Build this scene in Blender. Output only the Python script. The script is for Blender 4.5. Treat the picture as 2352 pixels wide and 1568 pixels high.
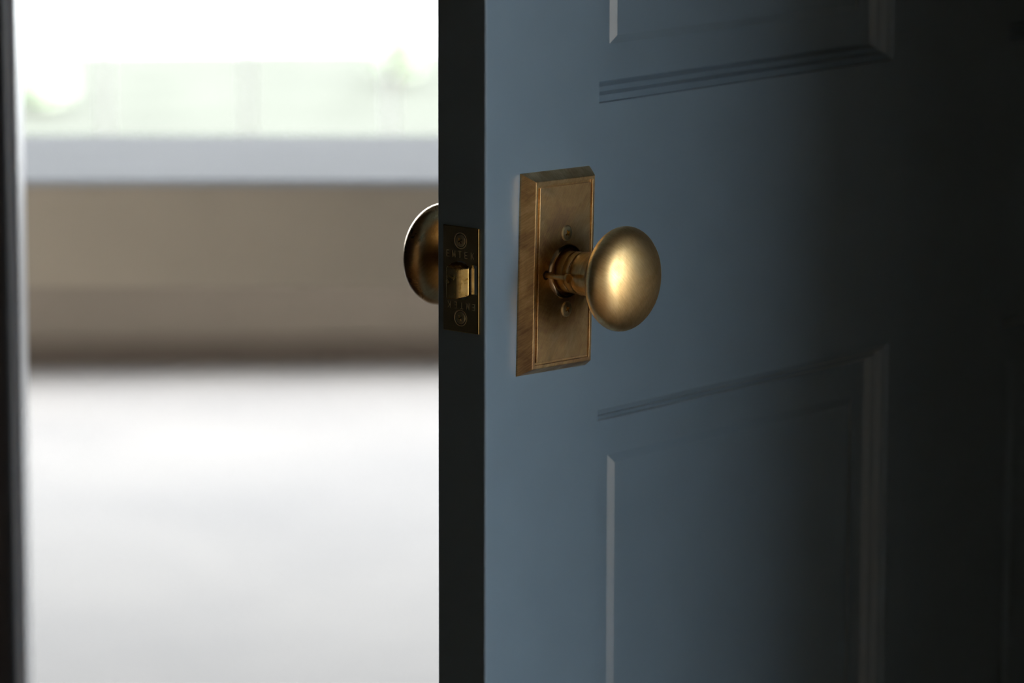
import bpy, bmesh, math, random
from mathutils import Matrix, Vector
from mathutils.geometry import delaunay_2d_cdt

random.seed(7)
SC = bpy.context.scene
COL = SC.collection
for o in list(bpy.data.objects):
    bpy.data.objects.remove(o)

# ------------------------------------------------------------------ camera
IMG_W = 2352.0
F_PX = 10372.0
CAM_Z = 1.3534
PITCH = math.radians(10.148)
ROLL = math.radians(0.103)
cam = bpy.data.cameras.new('camera')
cam.sensor_width = 36.0
cam.lens = F_PX / IMG_W * 36.0
cam.clip_start = 0.05
cam.clip_end = 200
cam.dof.use_dof = True
cam.dof.focus_distance = 2.405
cam.dof.aperture_fstop = 7.0
cam_o = bpy.data.objects.new('camera', cam)
COL.objects.link(cam_o)
cam_o.matrix_world = (Matrix.Translation((0, 0, CAM_Z)) @ Matrix.Rotation(math.pi / 2 - PITCH, 4, 'X')
                      @ Matrix.Rotation(ROLL, 4, 'Z'))
SC.camera = cam_o

# ------------------------------------------------------------------ world, sun, exposure
SKY = 7.5
SUN = 2.2
world = bpy.data.worlds.new('overcast_sky')
SC.world = world
world.use_nodes = True
wn = world.node_tree
wn.nodes['Background'].inputs['Color'].default_value = (0.93, 0.97, 1.0, 1)
wn.nodes['Background'].inputs['Strength'].default_value = SKY

sun = bpy.data.lights.new('sun', 'SUN')
sun.energy = SUN
sun.angle = math.radians(5)
sun.color = (1.0, 0.90, 0.76)
sun_o = bpy.data.objects.new('sun', sun)
COL.objects.link(sun_o)
sun_o.rotation_euler = Vector((-0.85, -0.32, -0.45)).to_track_quat('-Z', 'Y').to_euler()

SC.view_settings.view_transform = 'Standard'
SC.view_settings.look = 'None'
SC.view_settings.exposure = 1.0
SC.view_settings.gamma = 1.0
SC.view_settings.use_curve_mapping = False
SC.cycles.use_denoising = True
SC.cycles.max_bounces = 12
SC.cycles.diffuse_bounces = 6
SC.cycles.sample_clamp_indirect = 6.0


# ------------------------------------------------------------------ materials
def new_mat(name):
    m = bpy.data.materials.new(name)
    m.use_nodes = True
    nt = m.node_tree
    b = nt.nodes['Principled BSDF']
    return m, nt, b


def ramp(nt, fac, stops):
    r = nt.nodes.new('ShaderNodeValToRGB')
    el = r.color_ramp.elements
    while len(el) < len(stops):
        el.new(0.5)
    for e, (p, c) in zip(el, stops):
        e.position = p
        e.color = (c[0], c[1], c[2], 1) if len(c) == 3 else c
    nt.links.new(fac, r.inputs['Fac'])
    return r.outputs['Color']


def noise(nt, scale, detail=4, rough=0.55, vec=None, dist=0.0):
    n = nt.nodes.new('ShaderNodeTexNoise')
    n.inputs['Scale'].default_value = scale
    n.inputs['Detail'].default_value = detail
    n.inputs['Roughness'].default_value = rough
    n.inputs['Distortion'].default_value = dist
    if vec is not None:
        nt.links.new(vec, n.inputs['Vector'])
    return n.outputs['Fac']


def obj_vec(nt, scale=(1, 1, 1), rot=(0, 0, 0)):
    t = nt.nodes.new('ShaderNodeTexCoord')
    r = nt.nodes.new('ShaderNodeMapping')
    r.inputs['Rotation'].default_value = rot
    nt.links.new(t.outputs['Object'], r.inputs['Vector'])
    m = nt.nodes.new('ShaderNodeMapping')
    m.inputs['Scale'].default_value = scale
    nt.links.new(r.outputs['Vector'], m.inputs['Vector'])
    return m.outputs['Vector']


def bump(nt, b, height, strength, dist):
    n = nt.nodes.new('ShaderNodeBump')
    n.inputs['Strength'].default_value = strength
    n.inputs['Distance'].default_value = dist
    nt.links.new(height, n.inputs['Height'])
    nt.links.new(n.outputs['Normal'], b.inputs['Normal'])


def plain(name, col, rough=0.5, var=0.06, scale=20, metal=0.0, bumps=0.0, bscale=300, bdist=0.0005, spec=0.5):
    m, nt, b = new_mat(name)
    v = obj_vec(nt)
    f = noise(nt, scale, 4, 0.5, v)
    lo = [c * (1 - var) for c in col]
    hi = [min(1, c * (1 + var)) for c in col]
    nt.links.new(ramp(nt, f, [(0.3, lo), (0.7, hi)]), b.inputs['Base Color'])
    b.inputs['Roughness'].default_value = rough
    b.inputs['Metallic'].default_value = metal
    b.inputs['Specular IOR Level'].default_value = spec
    if bumps:
        bump(nt, b, noise(nt, bscale, 3, 0.6, v), bumps, bdist)
    return m


def brass(name, stops, rough_lo, rough_hi, streak_rot, streak=(900, 60, 60), bstr=0.15, patch=45, aniso=0.0):
    """aged brushed brass: mottled tone, fine directional scratches"""
    m, nt, b = new_mat(name)
    v = obj_vec(nt)
    patch_f = noise(nt, patch, 5, 0.6, v, 0.6)
    sv = obj_vec(nt, streak, streak_rot)
    st = noise(nt, 1.0, 3, 0.65, sv)
    mix = nt.nodes.new('ShaderNodeMath')
    mix.operation = 'MULTIPLY_ADD'
    nt.links.new(st, mix.inputs[0])
    mix.inputs[1].default_value = 0.35
    nt.links.new(patch_f, mix.inputs[2])
    sub = nt.nodes.new('ShaderNodeMath')
    sub.operation = 'SUBTRACT'
    nt.links.new(mix.outputs[0], sub.inputs[0])
    sub.inputs[1].default_value = 0.175
    nt.links.new(ramp(nt, sub.outputs[0], stops), b.inputs['Base Color'])
    b.inputs['Metallic'].default_value = 1.0
    rr = nt.nodes.new('ShaderNodeMapRange')
    nt.links.new(sub.outputs[0], rr.inputs['Value'])
    rr.inputs['From Min'].default_value = 0.3
    rr.inputs['From Max'].default_value = 0.7
    rr.inputs['To Min'].default_value = rough_hi
    rr.inputs['To Max'].default_value = rough_lo
    nt.links.new(rr.outputs['Result'], b.inputs['Roughness'])
    bump(nt, b, st, bstr, 0.00012)
    return m


M = {}
M['door'] = plain('blue_grey_satin_paint', (0.128, 0.185, 0.245), 0.28, 0.03, 30, bumps=0.12, bscale=900, bdist=0.0002)
M['rosette'] = brass('brushed_aged_brass', [(0.30, (0.32, 0.195, 0.105)), (0.50, (0.58, 0.40, 0.19)), (0.68, (0.80, 0.61, 0.33))],
                     0.30, 0.48, (0, math.radians(-35), 0), (1900, 110, 130), 0.28, 42)
M['knob'] = brass('satin_brass_knob', [(0.28, (0.52, 0.34, 0.15)), (0.50, (0.72, 0.52, 0.25)), (0.72, (0.86, 0.67, 0.36))],
                  0.34, 0.48, (0, math.radians(40), 0), (1700, 160, 160), 0.14, 45)
M['neck'] = brass('neck_brass', [(0.3, (0.42, 0.27, 0.11)), (0.5, (0.64, 0.44, 0.19)), (0.7, (0.78, 0.58, 0.28))],
                  0.26, 0.40, (0, 0, 0), (80, 900, 80), 0.12, 60)
M['collar'] = brass('polished_collar_bronze', [(0.3, (0.42, 0.31, 0.20)), (0.5, (0.56, 0.43, 0.28)), (0.7, (0.66, 0.53, 0.38))],
                    0.14, 0.22, (0, 0, 0), (80, 900, 80), 0.05, 60)
M['shade_knob'] = brass('shade_toned_brass', [(0.3, (0.22, 0.13, 0.055)), (0.5, (0.36, 0.23, 0.10)), (0.7, (0.48, 0.33, 0.16))],  # same brass as the hall knob; the dark it reflects is put into the colour
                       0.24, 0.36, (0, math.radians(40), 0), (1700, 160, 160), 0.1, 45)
M['polished'] = brass('polished_brass_plate', [(0.3, (0.50, 0.36, 0.15)), (0.5, (0.66, 0.50, 0.23)), (0.7, (0.72, 0.56, 0.28))],
                      0.03, 0.06, (0, 0, 0), (60, 60, 900), 0.01, 70)
M['bolt'] = brass('bolt_brass', [(0.3, (0.52, 0.36, 0.12)), (0.5, (0.72, 0.53, 0.2)), (0.7, (0.85, 0.66, 0.30))],
                  0.18, 0.30, (0, 0, 0), (300, 300, 300), 0.15, 300)
M['screw'] = brass('screw_brass', [(0.3, (0.62, 0.52, 0.30)), (0.5, (0.78, 0.68, 0.42)), (0.7, (0.88, 0.79, 0.55))],
                   0.28, 0.40, (0, 0, 0), (400, 400, 400), 0.1, 200)
M['recess'] = brass('screw_recess', [(0.3, (0.5, 0.36, 0.10)), (0.7, (0.9, 0.7, 0.3))], 0.2, 0.3, (0, 0, 0), (900, 900, 900), 0.5, 400)
M['letter'] = plain('stamped_letter_brass', (0.75, 0.63, 0.45), 0.55, 0.1, 200, metal=1.0)
M['trim'] = plain('dark_casing_paint', (0.025, 0.025, 0.028), 0.45, 0.04, 25)
M['jamb'] = plain('grey_jamb_paint', (0.70, 0.68, 0.68), 0.4, 0.03, 25)
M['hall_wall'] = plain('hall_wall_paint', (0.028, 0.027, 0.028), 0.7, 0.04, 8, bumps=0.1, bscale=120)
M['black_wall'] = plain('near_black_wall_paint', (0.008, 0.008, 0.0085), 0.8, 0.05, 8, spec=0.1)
M['cream_wall'] = plain('cream_wall_paint', (0.40, 0.325, 0.24), 0.7, 0.03, 6)
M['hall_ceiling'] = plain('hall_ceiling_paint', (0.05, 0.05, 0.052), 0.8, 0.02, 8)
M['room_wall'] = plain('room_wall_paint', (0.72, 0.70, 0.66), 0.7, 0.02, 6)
M['far_wall'] = plain('taupe_wall_paint', (0.26, 0.22, 0.18), 0.7, 0.03, 5)
M['baseboard'] = plain('taupe_baseboard', (0.29, 0.235, 0.183), 0.5, 0.03, 12)
M['shoe'] = plain('brown_shoe_moulding', (0.15, 0.112, 0.083), 0.5, 0.05, 12)
M['room_ceiling'] = plain('white_ceiling_paint', (0.82, 0.82, 0.82), 0.8, 0.02, 6)
M['table'] = plain('taupe_lacquer', (0.40, 0.327, 0.25), 0.6, 0.03, 12, spec=0.3)
M['stone_top'] = plain('grey_stone_top', (0.42, 0.435, 0.47), 0.7, 0.04, 9, spec=0.08)
M['win_frame'] = plain('white_window_paint', (0.78, 0.78, 0.78), 0.4, 0.02, 12)
M['hall_floor'] = plain('oak_floor', (0.13, 0.078, 0.04), 0.4, 0.25, 6)
M['paving'] = plain('tan_paving', (0.50, 0.38, 0.26), 0.9, 0.15, 3)
M['drive'] = plain('pale_concrete', (0.75, 0.74, 0.74), 0.9, 0.06, 2)
M['slate'] = plain('slate_paving', (0.056, 0.061, 0.068), 0.9, 0.1, 3, spec=0.02)
M['lawn'] = plain('lawn_green', (0.065, 0.068, 0.057), 0.9, 0.12, 6, spec=0.02)
M['leaf'] = plain('shrub_leaf', (0.55, 0.62, 0.48), 0.6, 0.2, 12)
M['bark'] = plain('shrub_stem', (0.2, 0.14, 0.09), 0.8, 0.2, 30)


def floor_mat():
    m, nt, b = new_mat('pale_floor')
    v = obj_vec(nt)
    f = noise(nt, 2.2, 3, 0.5, v, 0.4)
    nt.links.new(ramp(nt, f, [(0.3, (0.21, 0.197, 0.193)), (0.7, (0.258, 0.240, 0.229))]), b.inputs['Base Color'])
    b.inputs['Roughness'].default_value = 0.75
    b.inputs['Specular IOR Level'].default_value = 0.2
    return m


def glass_mat():
    m = bpy.data.materials.new('thin_window_glass')
    m.use_nodes = True
    nt = m.node_tree
    nt.nodes.clear()
    out = nt.nodes.new('ShaderNodeOutputMaterial')
    tr = nt.nodes.new('ShaderNodeBsdfTransparent')
    tr.inputs['Color'].default_value = (0.965, 0.97, 0.97, 1)
    gl = nt.nodes.new('ShaderNodeBsdfGlossy')
    gl.inputs['Roughness'].default_value = 0.02
    fr = nt.nodes.new('ShaderNodeFresnel')
    geo = nt.nodes.new('ShaderNodeNewGeometry')      # a thin pane: both faces reflect alike
    ior = nt.nodes.new('ShaderNodeMapRange')
    ior.inputs['To Min'].default_value = 1.45
    ior.inputs['To Max'].default_value = 1 / 1.45
    nt.links.new(geo.outputs['Backfacing'], ior.inputs['Value'])
    nt.links.new(ior.outputs['Result'], fr.inputs['IOR'])
    mx = nt.nodes.new('ShaderNodeMixShader')
    nt.links.new(fr.outputs['Fac'], mx.inputs['Fac'])
    nt.links.new(tr.outputs[0], mx.inputs[1])
    nt.links.new(gl.outputs[0], mx.inputs[2])
    nt.links.new(mx.outputs[0], out.inputs['Surface'])
    return m


M['room_floor'] = floor_mat()
M['glass'] = glass_mat()


# ------------------------------------------------------------------ mesh helpers
def link(name, me, mat, parent=None, matrix=None):
    o = bpy.data.objects.new(name, me)
    COL.objects.link(o)
    if mat is not None and len(me.materials) == 0:
        me.materials.append(M[mat])
    if parent is not None:
        o.parent = parent
    if matrix is not None:
        o.matrix_local = matrix
    return o


def empty(name, loc=(0, 0, 0), rz=0.0):
    o = bpy.data.objects.new(name, None)
    o.empty_display_size = 0.1
    COL.objects.link(o)
    o.location = loc
    o.rotation_euler = (0, 0, rz)
    return o


def tag(o, label=None, cat=None, group=None, kind=None):
    if label:
        o['label'] = label
    if cat:
        o['category'] = cat
    if group:
        o['group'] = group
    if kind:
        o['kind'] = kind
    return o


def mesh(name, verts, faces, smooth=False):
    me = bpy.data.meshes.new(name)
    me.from_pydata([tuple(v) for v in verts], [], faces)
    bm = bmesh.new()
    bm.from_mesh(me)
    bmesh.ops.remove_doubles(bm, verts=bm.verts, dist=1e-7)
    bmesh.ops.recalc_face_normals(bm, faces=bm.faces)
    bm.to_mesh(me)
    bm.free()
    if smooth:
        for p in me.polygons:
            p.use_smooth = True
    return me


def bx(lo, hi, bev=0.0, seg=2):
    me = bpy.data.meshes.new('box')
    bm = bmesh.new()
    bmesh.ops.create_cube(bm, size=1.0)
    for v in bm.verts:
        for k in range(3):
            v.co[k] = lo[k] + (v.co[k] + 0.5) * (hi[k] - lo[k])
    if bev:
        bmesh.ops.bevel(bm, geom=list(bm.edges), offset=bev, segments=seg, profile=0.5, affect='EDGES')
    bm.to_mesh(me)
    bm.free()
    return me


def multi(boxes, bev=0.0):
    """several boxes in one mesh (pieces of one wall around an opening)"""
    bm = bmesh.new()
    for lo, hi in boxes:
        m = bx(lo, hi, bev)
        bm.from_mesh(m)
        bpy.data.meshes.remove(m)
    me = bpy.data.meshes.new('boxes')
    bm.to_mesh(me)
    bm.free()
    return me


# ------------------------------------------------------------------ frames of reference
YAW = 0.86835                       # door face angle
cu, cw = 1.80442, 1.54605           # camera to latch corner along the door face / into the door
DX = cu * math.cos(YAW) - cw * math.sin(YAW)
DY = cu * math.sin(YAW) + cw * math.cos(YAW)
ZL = 0.960                          # latch height
DOOR_W = 0.8636
DOOR_T = 0.0340
HX = DX + DOOR_W * math.cos(YAW)
HY = DY + DOOR_W * math.sin(YAW)
ARCH = math.radians(4.0)            # the house is turned 4 degrees to the camera's axis
MA = Matrix.Translation((HX, HY, 0)) @ Matrix.Rotation(ARCH, 4, 'Z')
OPEN = 0.8745                        # door opening
WT = 0.115                          # wall thickness
# arch coordinates: p along the door wall (hinge at 0, latch side at -OPEN), q beyond the wall


def arch(name, me, mat, label=None):
    o = link(name, me, mat, None, MA)
    tag(o, label, None, None, 'structure')
    return o


# ------------------------------------------------------------------ large structure
CEIL = 2.55
ROOM_Q = 4.37                      # far wall
RW = 1.55                          # how far the hall goes right of the hinge
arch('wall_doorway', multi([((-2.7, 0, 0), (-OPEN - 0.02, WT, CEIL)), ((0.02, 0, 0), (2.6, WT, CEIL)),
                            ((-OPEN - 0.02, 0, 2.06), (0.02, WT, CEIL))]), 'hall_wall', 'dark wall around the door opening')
arch('trim_1', multi([((-OPEN - 0.02, -0.001, 0), (-OPEN, WT + 0.001, 2.04)), ((0.0, -0.001, 0), (0.02, WT + 0.001, 2.04)),
                      ((-OPEN - 0.02, -0.001, 2.04), (0.02, WT + 0.001, 2.06))], 0.001), 'jamb',
     'grey door jamb lining the opening')
arch('trim_2', multi([((-OPEN - 0.075, -0.018, 0), (-OPEN - 0.006, -0.001, 2.05)), ((0.006, -0.018, 0), (0.075, -0.001, 2.05)),
                      ((-OPEN - 0.075, -0.018, 2.05), (0.075, -0.001, 2.12))], 0.003), 'trim',
     'dark door casing at the left of the opening')
arch('floor', bx((-2.7, -4.1, -0.1), (2.6, 0.06, 0)), 'hall_floor', 'warm oak floor of the dark hall')
arch('floor.001', bx((-2.6, 0.06, -0.1), (2.6, ROOM_Q + 0.2, 0)), 'room_floor', 'pale bright floor of the room beyond the door')
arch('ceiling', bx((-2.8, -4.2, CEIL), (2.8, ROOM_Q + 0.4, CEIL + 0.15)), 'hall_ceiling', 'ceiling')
arch('wall_left', bx((-2.7, -4.0, 0), (-2.6, 0, CEIL)), 'black_wall', 'dark left wall of the hall')
arch('wall_back', bx((-2.7, -4.1, 0), (2.7, -4.0, CEIL)), 'cream_wall', 'warm cream wall at the back of the hall')
# short return wall beside the hinge
RET_Q = -0.96
arch('wall_return', bx((0.10, RET_Q, 0), (0.22, 0, CEIL)), 'hall_wall', 'dark return wall beside the hinges')
# right wall with tall window
W2 = (-3.3, -0.87, 0.06, 2.35)
arch('wall_right', multi([((RW, -4.0, 0), (RW + 0.12, W2[0], CEIL)), ((RW, W2[1], 0), (RW + 0.12, 0, CEIL)),
                          ((RW, W2[0], 0), (RW + 0.12, W2[1], W2[2])), ((RW, W2[0], W2[3]), (RW + 0.12, W2[1], CEIL))]),
     'hall_wall', 'dark hall wall holding the tall window')
# room beyond
W1 = (-2.355, 2.421, 0.165, 2.46)       # p0, p1, z0, z1
arch('wall_far', multi([((-2.6, ROOM_Q, 0), (W1[0], ROOM_Q + 0.14, CEIL)), ((W1[1], ROOM_Q, 0), (2.6, ROOM_Q + 0.14, CEIL)),
                        ((W1[0], ROOM_Q, 0), (W1[1], ROOM_Q + 0.14, W1[2])), ((W1[0], ROOM_Q, W1[3]), (W1[1], ROOM_Q + 0.14, CEIL))]),
     'far_wall', 'taupe wall under the bright window')
arch('baseboard_far', bx((-2.5, ROOM_Q - 0.018, 0), (2.5, ROOM_Q, 0.16), 0.004), 'baseboard', 'taupe baseboard below the bright window')
arch('trim_3', bx((-2.5, ROOM_Q - 0.034, 0), (2.5, ROOM_Q - 0.018, 0.045), 0.006), 'shoe', 'dark brown shoe moulding along the far baseboard')
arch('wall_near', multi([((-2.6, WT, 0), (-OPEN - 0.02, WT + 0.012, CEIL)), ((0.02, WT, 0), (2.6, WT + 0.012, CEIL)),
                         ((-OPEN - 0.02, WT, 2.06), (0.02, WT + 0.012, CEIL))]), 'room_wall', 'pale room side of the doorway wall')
arch('wall_room_left', bx((-2.7, WT, 0), (-2.6, ROOM_Q + 0.14, CEIL)), 'room_wall', 'pale left wall of the room beyond')
arch('wall_room_right', bx((2.6, WT, 0), (2.7, ROOM_Q + 0.14, CEIL)), 'room_wall', 'pale right wall of the room beyond')


# ------------------------------------------------------------------ windows (frame, muntins, panes as parts)
def window(name, label, cols, rows, w, z0, z1, depth, mtx, mun=0.009, fr=0.035, post=0.0):
    """window in its own frame: x along, y depth, z up"""
    root = empty(name)
    root.matrix_world = mtx
    tag(root, label, None, None, 'structure')
    link('window_frame', multi([((0, 0, z0), (w, depth, z0 + fr)), ((0, 0, z1 - fr), (w, depth, z1)),
                                ((0, 0, z0 + fr), (fr, depth, z1 - fr)), ((w - fr, 0, z0 + fr), (w, depth, z1 - fr))], 0.003),
         'win_frame', root)
    iw = (w - 2 * fr) / cols
    ih = (z1 - z0 - 2 * fr) / rows
    for i in range(1, cols):
        x = fr + i * iw
        link('muntin', bx((x - mun / 2, 0.01, z0 + fr), (x + mun / 2, depth - 0.01, z1 - fr), 0.002), 'win_frame', root)
    for j in range(1, rows):
        z = z0 + fr + j * ih
        link('muntin', bx((fr, 0.012, z - mun / 2), (w - fr, depth - 0.012, z + mun / 2), 0.002), 'win_frame', root)
    pane = bx((0, 0, 0), (iw - mun, 0.004, ih - mun))
    for i in range(cols):
        for j in range(rows):
            link('pane', pane, 'glass', root,
                 Matrix.Translation((fr + i * iw + mun / 2, depth / 2 - 0.002, z0 + fr + j * ih + mun / 2)))
    return root


window('window_1', 'bright white window with narrow panes beyond the open door', 20, 2, W1[1] - W1[0], W1[2], W1[3], 0.05,
       MA @ Matrix.Translation((W1[0], ROOM_Q + 0.05, 0)))
window('window_2', 'tall white window in the hall wall to the right', 4, 3, W2[1] - W2[0], W2[2], W2[3], 0.05,
       MA @ Matrix.Translation((RW + 0.08, W2[0], 0)) @ Matrix.Rotation(math.pi / 2, 4, 'Z'))


def portal(name, w, h, mtx):
    l = bpy.data.lights.new(name, 'AREA')
    l.shape = 'RECTANGLE'
    l.size = w
    l.size_y = h
    l.energy = 1
    l.cycles.is_portal = True
    o = bpy.data.objects.new(name, l)
    COL.objects.link(o)
    o.matrix_world = mtx
    return o


portal('window_portal', W1[1] - W1[0], W1[3] - W1[2],
       MA @ Matrix.Translation(((W1[0] + W1[1]) / 2, ROOM_Q + 0.16, (W1[2] + W1[3]) / 2)) @ Matrix.Rotation(-math.pi / 2, 4, 'X'))
portal('window_portal', W2[1] - W2[0], W2[3] - W2[2],
       MA @ Matrix.Translation((RW + 0.15, (W2[0] + W2[1]) / 2, (W2[2] + W2[3]) / 2)) @ Matrix.Rotation(math.pi / 2, 4, 'Z')
       @ Matrix.Rotation(-math.pi / 2, 4, 'X'))

# outdoors
GZ = -0.15
tag(link('ground', bx((-30, -30, GZ - 0.2), (30, 30, GZ)), 'paving', None, MA), 'tan paving around the house', None, None, 'structure')
tag(link('driveway', bx((-30, ROOM_Q + 5.6, GZ), (30, 30, GZ + 0.01)), 'drive', None, MA), 'pale driveway beyond the lawn', None, None, 'structure')
tag(link('patio', bx((-6, ROOM_Q + 0.14, GZ), (6, ROOM_Q + 3.3, GZ + 0.02)), 'slate', None, MA), 'slate patio below the bright window', None, None, 'structure')
tag(link('lawn', bx((-30, ROOM_Q + 3.3, GZ), (30, ROOM_Q + 5.6, GZ + 0.05)), 'lawn', None, MA),
    'pale green lawn outside the bright window', None, None, 'structure')


def shrub(p, q, h, r, label):
    root = empty('shrub')
    root.matrix_world = MA @ Matrix.Translation((p, q, GZ + 0.05))
    tag(root, label, 'shrub')
    bm = bmesh.new()
    for k in range(150):
        t = random.random()
        a = random.uniform(0, 2 * math.pi)
        rr = r * (0.35 + 0.65 * math.sin(math.pi * (0.15 + 0.8 * t))) * math.sqrt(random.random())
        c = Vector((rr * math.cos(a), rr * math.sin(a), h * (0.15 + 0.85 * t)))
        s = random.uniform(0.02, 0.045)
        rot = Matrix.Rotation(random.uniform(0, 6.3), 3, 'Z') @ Matrix.Rotation(random.uniform(-1, 1), 3, 'X')
        vs = [bm.verts.new(c + rot @ Vector(v) * s) for v in ((-1, 0, 0), (0, -0.5, 0.1), (1, 0, 0), (0, 0.5, 0.1))]
        bm.faces.new(vs)
    me = bpy.data.meshes.new('foliage')
    bm.to_mesh(me)
    bm.free()
    link('foliage', me, 'leaf', root)
    link('stem', lathe([(0.012, 0), (0.010, h * 0.5), (0.004, h * 0.8)], 8), 'bark', root)
    return root


def lathe(profile, seg=48, axis='z', smooth=True, cap0=True, cap1=True):
    """profile of (radius, height); revolved about z, or about -y (out of the door) for axis 'n'"""
    vs, fs = [], []
    n = len(profile)
    for r, h in profile:
        for k in range(seg):
            a = 2 * math.pi * k / seg
            if axis == 'z':
                vs.append((r * math.cos(a), r * math.sin(a), h))
            else:
                vs.append((r * math.cos(a), -h, r * math.sin(a)))
    for i in range(n - 1):
        for k in range(seg):
            a, b = i * seg + k, i * seg + (k + 1) % seg
            fs.append((a, b, b + seg, a + seg))
    if cap0:
        fs.append(tuple(range(seg)))
    if cap1:
        fs.append(tuple((n - 1) * seg + k for k in range(seg)))
    me = mesh('lathe', vs, fs)
    if smooth:
        for p in me.polygons:
            p.use_smooth = True
        me.set_sharp_from_angle(angle=math.radians(38))
    return me


shrub(-0.23, ROOM_Q + 4.75, 0.15, 0.08, 'small grey-green shrub outside the bright window, nearest the door edge')
shrub(-1.16, ROOM_Q + 4.25, 0.13, 0.08, 'small yellow-green shrub outside the bright window, nearest the left jamb')

# ------------------------------------------------------------------ the door
mm = 0.001
door = empty('door_1', (DX, DY, 0), YAW)
tag(door, 'blue-grey panelled door standing open with brass knobs', None, None, 'structure')


def dv(u, n, z):
    """door millimetres -> door local metres; n out of the hall face"""
    return Vector((u * mm, -n * mm, z * mm + ZL))


def dbox(u0, u1, n0, n1, z0, z1, bev=0.0):
    a, b = dv(u0, n1, z0), dv(u1, n0, z1)
    return bx(a, b, bev * mm, 3)


T = DOOR_T * 1000
W = DOOR_W * 1000
ZB, ZT = -(ZL * 1000) + 8, 2030 - ZL * 1000
ST = 95.3
PW = 275.8
PANELS_U = [(ST, ST + PW), (W - ST - PW, W - ST)]
PANELS_Z = [(-715.0, -83.5), (87.0, 930.0)]


def stile(u0, u1, u_edge):
    me = dbox(u0, u1, -T, 0, ZB, ZT)
    bm = bmesh.new()
    bm.from_mesh(me)
    ed = [e for e in bm.edges if all(abs(v.co.x - u_edge * mm) < 1e-6 for v in e.verts) and abs(e.verts[0].co.z - e.verts[1].co.z) > 0.1]
    bmesh.ops.bevel(bm, geom=ed, offset=1.3 * mm, segments=4, profile=0.5, affect='EDGES')
    bm.to_mesh(me)
    bm.free()
    return link('stile', me, 'door', door)


stile(0, ST, 0)
stile(W - ST, W, W)
for z0, z1 in [(ZB, PANELS_Z[0][0]), (PANELS_Z[0][1], PANELS_Z[1][0]), (PANELS_Z[1][1], ZT)]:
    link('rail', dbox(ST, W - ST, -T, 0, z0, z1), 'door', door)
for z0, z1 in PANELS_Z:
    link('mullion', dbox(ST + PW, W - ST - PW, -T, 0, z0, z1), 'door', door)


def rect_rings(u0, u1, z0, z1, prof, fill_last=True, xf=None):
    """rings of a rectangle stepped inwards; prof = (inset u, inset z, n)"""
    vs, fs = [], []
    for iu, iz, n in prof:
        for (a, b) in ((u0 + iu, z0 + iz), (u1 - iu, z0 + iz), (u1 - iu, z1 - iz), (u0 + iu, z1 - iz)):
            p = (a, n, b)
            vs.append(dv(*(xf(p) if xf else p)))
    for i in range(len(prof) - 1):
        for k in range(4):
            a, b = i * 4 + k, i * 4 + (k + 1) % 4
            fs.append((a, b, b + 4, a + 4))
    if fill_last:
        i = (len(prof) - 1) * 4
        fs.append((i, i + 1, i + 2, i + 3))
    return vs, fs


REC = -11.0
STICK = [(a, a, n) for a, n in ((0, 0), (0.5, -1.7), (3.7, -3.3), (5.2, -6.2), (7.7, -7.5), (9.2, -10.3), (9.9, REC))]
PANEL = [(9.0, 9.0, REC - 0.2), (9.7, 9.7, REC), (22.2, 30.0, REC), (26.8, 34.6, REC + 1.75)]
for (u0, u1) in PANELS_U:
    for (z0, z1) in PANELS_Z:
        for side in (0, 1):
            flip = (lambda p: (p[0], -T - p[1], p[2])) if side else None
            v, f = rect_rings(u0, u1, z0, z1, STICK, False, flip)
            link('panel_moulding', mesh('panel_moulding', v, f), 'door', door)
        v, f = rect_rings(u0, u1, z0, z1, PANEL, True)
        v2, f2 = rect_rings(u0, u1, z0, z1, PANEL, True, lambda p: (p[0], -T - p[1], p[2]))
        f2 = [tuple(i + len(v) for i in q) for q in f2]
        link('panel', mesh('panel', v + v2, f + f2), 'door', door)

# ------------------------------------------------------------------ knob sets on both faces
RC_U, RC_Z, RW_, RH_, R_TILT = 55.9, -0.44, 58.25, 110.07, 0.029
KU, KZ = 57.8, -0.1
ROS = [(0, 0, 0.0), (0.15, 0.15, 0.9), (4.0, 4.0, 7.7), (4.35, 4.35, 8.05), (6.1, 6.1, 8.05), (6.25, 6.25, 6.8), (7.5, 7.5, 6.7),
       (7.65, 7.65, 8.1), (7.9, 7.9, 8.15)]


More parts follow.
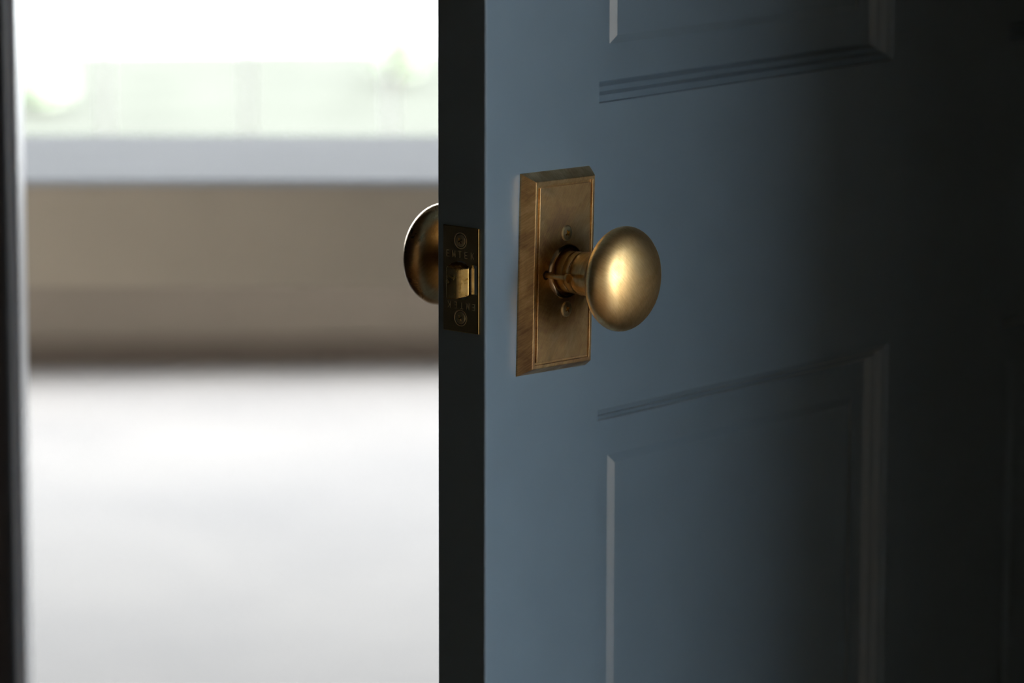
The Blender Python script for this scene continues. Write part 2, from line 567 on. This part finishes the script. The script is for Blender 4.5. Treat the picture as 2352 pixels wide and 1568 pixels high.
def cross_screw(r, depth, head, arm, armw):
    """screw head facing -y (local), phillips cross sunk into a low dome; material slot 1 inside the cross"""
    seg = 40
    cir = [Vector((r * 0.86 * math.cos(2 * math.pi * k / seg), r * 0.86 * math.sin(2 * math.pi * k / seg))) for k in range(seg)]
    c = math.radians(28)
    cr = []
    for k in range(4):
        a = c + k * math.pi / 2
        d, e = Vector((math.cos(a), math.sin(a))), Vector((-math.sin(a), math.cos(a)))
        cr += [d * arm - e * armw, d * arm + e * armw, (d + e) * armw]
    pts = cir + cr
    edges = [(k, (k + 1) % seg) for k in range(seg)] + [(seg + k, seg + (k + 1) % 12) for k in range(12)]
    V, E_, Fc, ov, oe, of = delaunay_2d_cdt(pts, edges, [], 1, 1e-9)

    def inside(p):
        for k in range(4):
            a = c + k * math.pi / 2
            d, e = Vector((math.cos(a), math.sin(a))), Vector((-math.sin(a), math.cos(a)))
            if 0 <= p.dot(d) <= arm and abs(p.dot(e)) <= armw:
                return True
        return False

    def hh(p):
        return head - 0.0004 * (p.length / r) ** 2
    vs = [(p.x, -hh(p), p.y) for p in V]
    fs, mi = [], []
    base = len(vs)
    vs += [(p.x * 0.75, -(head - depth), p.y * 0.75) for p in cr]
    for f in Fc:
        ctr = sum((V[i] for i in f), Vector((0, 0))) / len(f)
        if not inside(ctr):
            fs.append(tuple(f))
            mi.append(0)
    idx = [min(range(len(V)), key=lambda i, q=q: (V[i] - q).length) for q in cr]
    for k in range(12):
        fs.append((idx[k], idx[(k + 1) % 12], base + (k + 1) % 12, base + k))
        mi.append(1)
    fs.append(tuple(base + k for k in range(12)))
    mi.append(1)
    # rim
    cidx = [min(range(len(V)), key=lambda i, q=q: (V[i] - q).length) for q in cir]
    b2 = len(vs)
    vs += [(r * math.cos(2 * math.pi * k / seg), -(head - 0.0009), r * math.sin(2 * math.pi * k / seg)) for k in range(seg)]
    b3 = len(vs)
    vs += [(r * math.cos(2 * math.pi * k / seg), 0.001, r * math.sin(2 * math.pi * k / seg)) for k in range(seg)]
    for k in range(seg):
        j = (k + 1) % seg
        fs.append((cidx[k], cidx[j], b2 + j, b2 + k))
        mi.append(0)
        fs.append((b2 + k, b2 + j, b3 + j, b3 + k))
        mi.append(0)
    me = bpy.data.meshes.new('screw')
    me.from_pydata(vs, [], fs)
    me.materials.append(M['screw'])
    me.materials.append(M['recess'])
    for p, m_ in zip(me.polygons, mi):
        p.material_index = m_
    bm = bmesh.new()
    bm.from_mesh(me)
    bmesh.ops.recalc_face_normals(bm, faces=bm.faces)
    bm.to_mesh(me)
    bm.free()
    return me


def knob_set(side):
    """side 0 hall face, 1 room face"""
    # rosette is modelled about its own centre on the face, so its local frame is the part's frame
    F = Matrix.Translation(dv(RC_U, 0, RC_Z)) @ Matrix.Rotation(R_TILT, 4, 'Y')
    if side:
        F = Matrix.Translation(dv(RC_U, -T, RC_Z)) @ Matrix.Rotation(math.pi, 4, 'Z')
    vs, fs = [], []
    for iu, iz, n in ROS:
        a, b = RW_ / 2 - iu, RH_ / 2 - iz
        for sx, sz in ((-1, -1), (1, -1), (1, 1), (-1, 1)):
            vs.append((sx * a * mm, -n * mm, sz * b * mm))
    for i in range(len(ROS) - 1):
        for k in range(4):
            fs.append((i * 4 + k, i * 4 + (k + 1) % 4, i * 4 + 4 + (k + 1) % 4, i * 4 + 4 + k))
    i = (len(ROS) - 1) * 4
    fs.append((i, i + 1, i + 2, i + 3))
    me = mesh('rosette', vs, fs)
    bm = bmesh.new()
    bm.from_mesh(me)
    ed = [e for e in bm.edges if not e.is_boundary and e.calc_face_angle(0) > 0.3]
    bmesh.ops.bevel(bm, geom=ed, offset=0.0001, segments=2, profile=0.5, affect='EDGES')
    bm.to_mesh(me)
    bm.free()
    ros = link('rosette', me, 'rosette', door, F)
    tag(ros, 'rectangular brushed brass plate with bevelled border' + (' on the room side' if side else ''))
    # place in rosette frame (door mm -> rosette frame)
    Fi = F.inverted()

    def P(u, n, z):
        if side:
            return Matrix.Translation(((RC_U - u) * mm, -n * mm, (z - RC_Z) * mm))
        return Fi @ Matrix.Translation(dv(u, n, z))
    ax = P(KU, 0, KZ)
    link('collar', lathe([(15.2 * mm, 8.0 * mm), (14.9 * mm, 8.8 * mm), (14.2 * mm, 9.6 * mm), (13.2 * mm, 9.9 * mm), (12.6 * mm, 9.6 * mm),
                          (12.3 * mm, 8.6 * mm), (12.2 * mm, 7.0 * mm)], 64, 'n', cap0=False, cap1=False), 'collar', ros, ax)
    neck = [(11.3, 7.0), (11.4, 13.6), (11.2, 14.3), (10.1, 14.9), (11.3, 15.5), (11.6, 16.0), (11.6, 18.6), (11.4, 19.1), (10.1, 19.7),
            (11.5, 20.3), (12.0, 21.2), (11.9, 24), (11.6, 28), (11.6, 32), (12.3, 36), (14, 39)]
    link('knob_neck', lathe([(r * mm, h * mm) for r, h in neck], 64, 'n'), 'neck', ros, ax)
    prof = []
    A, BF, BB, N0 = 28.4, 13.4, 12.6, 47.6
    for k in range(0, 49):
        t = math.pi * k / 48
        r, c = math.sin(t), -math.cos(t)
        prof.append((max(A * r ** 0.97, 0.02) * mm, (N0 + (BF if c > 0 else BB) * c) * mm))
    tag(link('knob', lathe(prof, 96, 'n'), 'shade_knob' if side else 'knob', ros, ax), 'oval brass knob on the room side, toned darker for shade' if side else 'oval satin brass knob')
    for z in (20.8, -20.9):
        link('screw', cross_screw(4.3 * mm, 1.1 * mm, 1.3 * mm, 1.9 * mm, 0.5 * mm), None, ros, P(57.9, 8.0, z))
    if not side:
        # privacy pin with a small round head, and its dark socket
        link('privacy_pin', lathe([(1.45 * mm, 6.0 * mm), (1.45 * mm, 21.8 * mm), (2.3 * mm, 22.2 * mm), (2.75 * mm, 22.9 * mm), (2.75 * mm, 23.8 * mm),
                                   (2.5 * mm, 24.2 * mm), (2.1 * mm, 24.2 * mm), (1.9 * mm, 23.4 * mm)], 32, 'n'), 'neck', ros, P(40.8, 0, -0.3))
        link('pin_socket', lathe([(2.6 * mm, 8.20 * mm), (2.35 * mm, 8.26 * mm), (1.5 * mm, 8.2 * mm)], 32, 'n', cap1=True), 'trim', ros, P(40.8, 0, -0.3))
    return ros


knob_set(0)
knob_set(1)

# ------------------------------------------------------------------ latch on the door edge
UF = -1.15                      # face of the plate
NC = -16.4


def edge_mesh(poly, holes, u, u_back, name, chamfer=0.0):
    """flat plate on the door edge: polygon (n, z) with holes, front at u, walls back to u_back"""
    loops = [poly] + holes
    pts, edges = [], []
    for lp in loops:
        s = len(pts)
        pts += [Vector(p) for p in lp]
        edges += [(s + k, s + (k + 1) % len(lp)) for k in range(len(lp))]
    V, E_, Fc, ov, oe, of = delaunay_2d_cdt(pts, edges, [], 1, 1e-9)

    def pip(p, lp):
        c = False
        for i in range(len(lp)):
            (x1, y1), (x2, y2) = lp[i], lp[i - 1]
            if (y1 > p.y) != (y2 > p.y) and p.x < (x2 - x1) * (p.y - y1) / (y2 - y1) + x1:
                c = not c
        return c
    vs = [dv(u, p.x, p.y) for p in V]
    fs = []
    for f in Fc:
        ctr = sum((V[i] for i in f), Vector((0, 0))) / len(f)
        if pip(ctr, poly) and not any(pip(ctr, h) for h in holes):
            fs.append(tuple(f))
    for li, lp in enumerate(loops):
        s = len(vs)
        grow = chamfer if li == 0 else 0
        cx = sum(p[0] for p in lp) / len(lp)
        cz = sum(p[1] for p in lp) / len(lp)
        ring = []
        for p in lp:
            q = (p[0] + math.copysign(grow, p[0] - cx), p[1] + math.copysign(grow, p[1] - cz))
            ring.append(q)
        near = [min(range(len(V)), key=lambda i, p=p: (V[i] - Vector(p)).length) for p in lp]
        uu = u + (chamfer if li == 0 else 0)
        vs += [dv(uu, *q) for q in ring] + [dv(u_back, *q) for q in ring]
        L = len(lp)
        for k in range(L):
            j = (k + 1) % L
            if chamfer and li == 0:
                fs.append((near[k], near[j], s + j, s + k))
                fs.append((s + k, s + j, s + L + j, s + L + k))
            else:
                fs.append((near[k], near[j], s + L + j, s + L + k))
    return mesh(name, vs, fs)


PWH, PHH = 12.7 - 0.35, 28.6 - 0.35
rect = [(NC - PWH, -PHH), (NC + PWH, -PHH), (NC + PWH, PHH), (NC - PWH, PHH)]
hole = []
for k in range(13):                                # arched top, right to left
    a = math.radians(25 + 130 * k / 12)
    hole.append((-16.6 + 8.0 * math.cos(a) * 0.95, 3.0 + 6.9 * math.sin(a)))
for k in range(13):
    a = math.radians(205 + 130 * k / 12)
    hole.append((-16.6 + 8.0 * math.cos(a) * 0.95, -4.0 + 6.9 * math.sin(a)))
hole += [(-9.2, -7.4), (-5.0, -7.4), (-5.0, 8.6), (-9.2, 8.6)]
plate = link('latch_plate', edge_mesh(rect, [hole], UF, 1.2, 'latch_plate', 0.35), 'polished', door)
tag(plate, 'polished brass latch plate stamped with lettering')
link('latch_cavity', dbox(0.9, 1.5, -26, -4.6, -11.5, 10.5), 'trim', plate)
link('strike_ramp', mesh('strike_ramp', [dv(-0.95, -9.0, 6.6), dv(2.2, -4.9, 6.6), dv(2.2, -4.9, -7.3), dv(-0.95, -9.0, -7.3),
                                         dv(-0.4, -9.0, 8.5), dv(0.9, -4.9, 8.5), dv(1.0, -9.0, 8.5), dv(1.0, -9.0, -7.3), dv(1.0, -4.9, -7.3)],
                         [(0, 1, 2, 3), (4, 5, 1, 0), (3, 2, 8, 7), (0, 3, 7, 6, 4)]), 'bolt', plate)


def bolt_mesh():
    prof = [(0.6, -22.9), (-5.3, -22.9), (-6.2, -22.2), (-6.3, -17.2), (-5.9, -15.6), (-5.3, -14.4), (-4.4, -12.9), (-1.3, -10.7), (0.6, -10.5)]
    top = [9.0, 7.0, 6.6, 6.4, 6.3, 6.3, 6.4, 6.6, 8.5]
    bot = [-10.4, -10.4, -10.2, -10.1, -10.0, -9.6, -9.2, -8.2, -8.2]
    L = len(prof)
    vs = [dv(u, n, t) for (u, n), t in zip(prof, top)] + [dv(u, n, b) for (u, n), b in zip(prof, bot)]
    vs.append(dv(0.6, -16.5, 9.3))
    fs = [(k, (k + 1) % L, L + (k + 1) % L, L + k) for k in range(L)]
    fs += [(k, (k + 1) % L, 2 * L) for k in range(L)]
    fs.append(tuple(L + k for k in range(L)))
    me = mesh('bolt', vs, fs)
    bm = bmesh.new()
    bm.from_mesh(me)
    ed = [e for e in bm.edges if e.calc_face_angle(0) > 0.15]
    bmesh.ops.bevel(bm, geom=ed, offset=0.00038, segments=2, profile=0.5, affect='EDGES')
    bm.to_mesh(me)
    bm.free()
    return me


tag(link('latch_bolt', bolt_mesh(), 'bolt', plate), 'bright brass spring latch bolt')
sm = cross_screw(3.75 * mm, 1.0 * mm, 0.45 * mm, 1.7 * mm, 0.45 * mm)
for z in (20.96, -20.94):
    sc = link('screw', sm, None, plate, Matrix.Translation(dv(UF, NC - 0.2, z)) @ Matrix.Rotation(-math.pi / 2, 4, 'Z'))
    ring = lathe([(4.55 * mm, -0.2 * mm), (4.5 * mm, 0.10 * mm), (4.1 * mm, 0.14 * mm), (3.85 * mm, -0.15 * mm)], 48, 'n', cap0=False, cap1=False)
    link('screw_rim', ring, 'letter', plate, Matrix.Translation(dv(UF, NC - 0.2, z)) @ Matrix.Rotation(-math.pi / 2, 4, 'Z'))

STROKES = {
    'E': [((0, 0), (0, 1)), ((0, 0), (.75, 0)), ((0, .5), (.62, .5)), ((0, 1), (.75, 1))],
    'M': [((0, 0), (.12, 1)), ((.12, 1), (.5, 0.1)), ((.5, 0.1), (.88, 1)), ((.88, 1), (1, 0))],
    'T': [((.4, 0), (.4, 1)), ((0, 1), (.8, 1))],
    'K': [((0, 0), (0, 1)), ((.75, 1), (0, .42)), ((.22, .6), (.8, 0))],
}


def lettering(rot):
    vs, fs = [], []
    H = 3.3
    starts = [-26.3, -22.4, -17.9, -13.5, -9.0]
    for ch, s in zip('EMTEK', starts):
        for (a, b) in STROKES[ch]:
            p = Vector((s + a[0] * 2.1, 11.8 + a[1] * H))
            q = Vector((s + b[0] * 2.1, 11.8 + b[1] * H))
            d = (q - p).normalized()
            e = Vector((-d.y, d.x)) * 0.17
            p, q = p - d * 0.14, q + d * 0.14
            c = [p - e, q - e, q + e, p + e]
            if rot:
                c = [Vector((2 * NC - x.x, -x.y - 0.75)) for x in c]
            k = len(vs)
            vs += [dv(UF - 0.03, x.x, x.y) for x in c] + [dv(UF + 0.1, x.x, x.y) for x in c]
            fs += [(k, k + 1, k + 2, k + 3)] + [(k + i, k + (i + 1) % 4, k + 4 + (i + 1) % 4, k + 4 + i) for i in range(4)]
    me = bpy.data.meshes.new('lettering')
    me.from_pydata([tuple(v) for v in vs], [], fs)
    bm = bmesh.new()
    bm.from_mesh(me)
    bmesh.ops.recalc_face_normals(bm, faces=bm.faces)
    bm.to_mesh(me)
    bm.free()
    return me


link('lettering', lettering(False), 'letter', plate)
link('lettering', lettering(True), 'letter', plate)

# hinges at the far edge (knuckles on the hall face)
for z in (-720, 60, 830):
    hg = link('hinge', dbox(W - 30, W + 0.5, -0.2, 0.6, z, z + 90, 0.3), 'neck', door)
    link('knuckle', lathe([(6 * mm, 0), (6 * mm, 0.09)], 20, 'z'), 'neck', hg, Matrix.Translation(dv(W + 3, 5, z)))

# ------------------------------------------------------------------ narrow console table just inside the room
CT_Z = 0.841
cons = empty('console_table', (0.02, 3.60, 0))
tag(cons, 'taupe table with pale grey top standing beyond the door opening, below the bright window', 'table')
CX0, CX1, CD, AP = -0.95, 0.75, 0.27, 0.088
link('table_top', bx((CX0, -0.002, CT_Z - 0.005), (CX1, CD, CT_Z), 0.0012), 'stone_top', cons)
link('apron', bx((CX0 + 0.01, 0.0, CT_Z - AP), (CX1 - 0.01, 0.018, CT_Z - 0.005), 0.001), 'table', cons)
link('apron', bx((CX0 + 0.01, CD - 0.018, CT_Z - AP), (CX1 - 0.01, CD, CT_Z - 0.005), 0.001), 'table', cons)
for x in (CX0 + 0.01, CX1 - 0.045):
    for y in (0.018, CD - 0.018 - 0.035):
        link('leg', bx((x, y, 0), (x + 0.035, y + 0.035, CT_Z - 0.005), 0.002), 'table', cons)
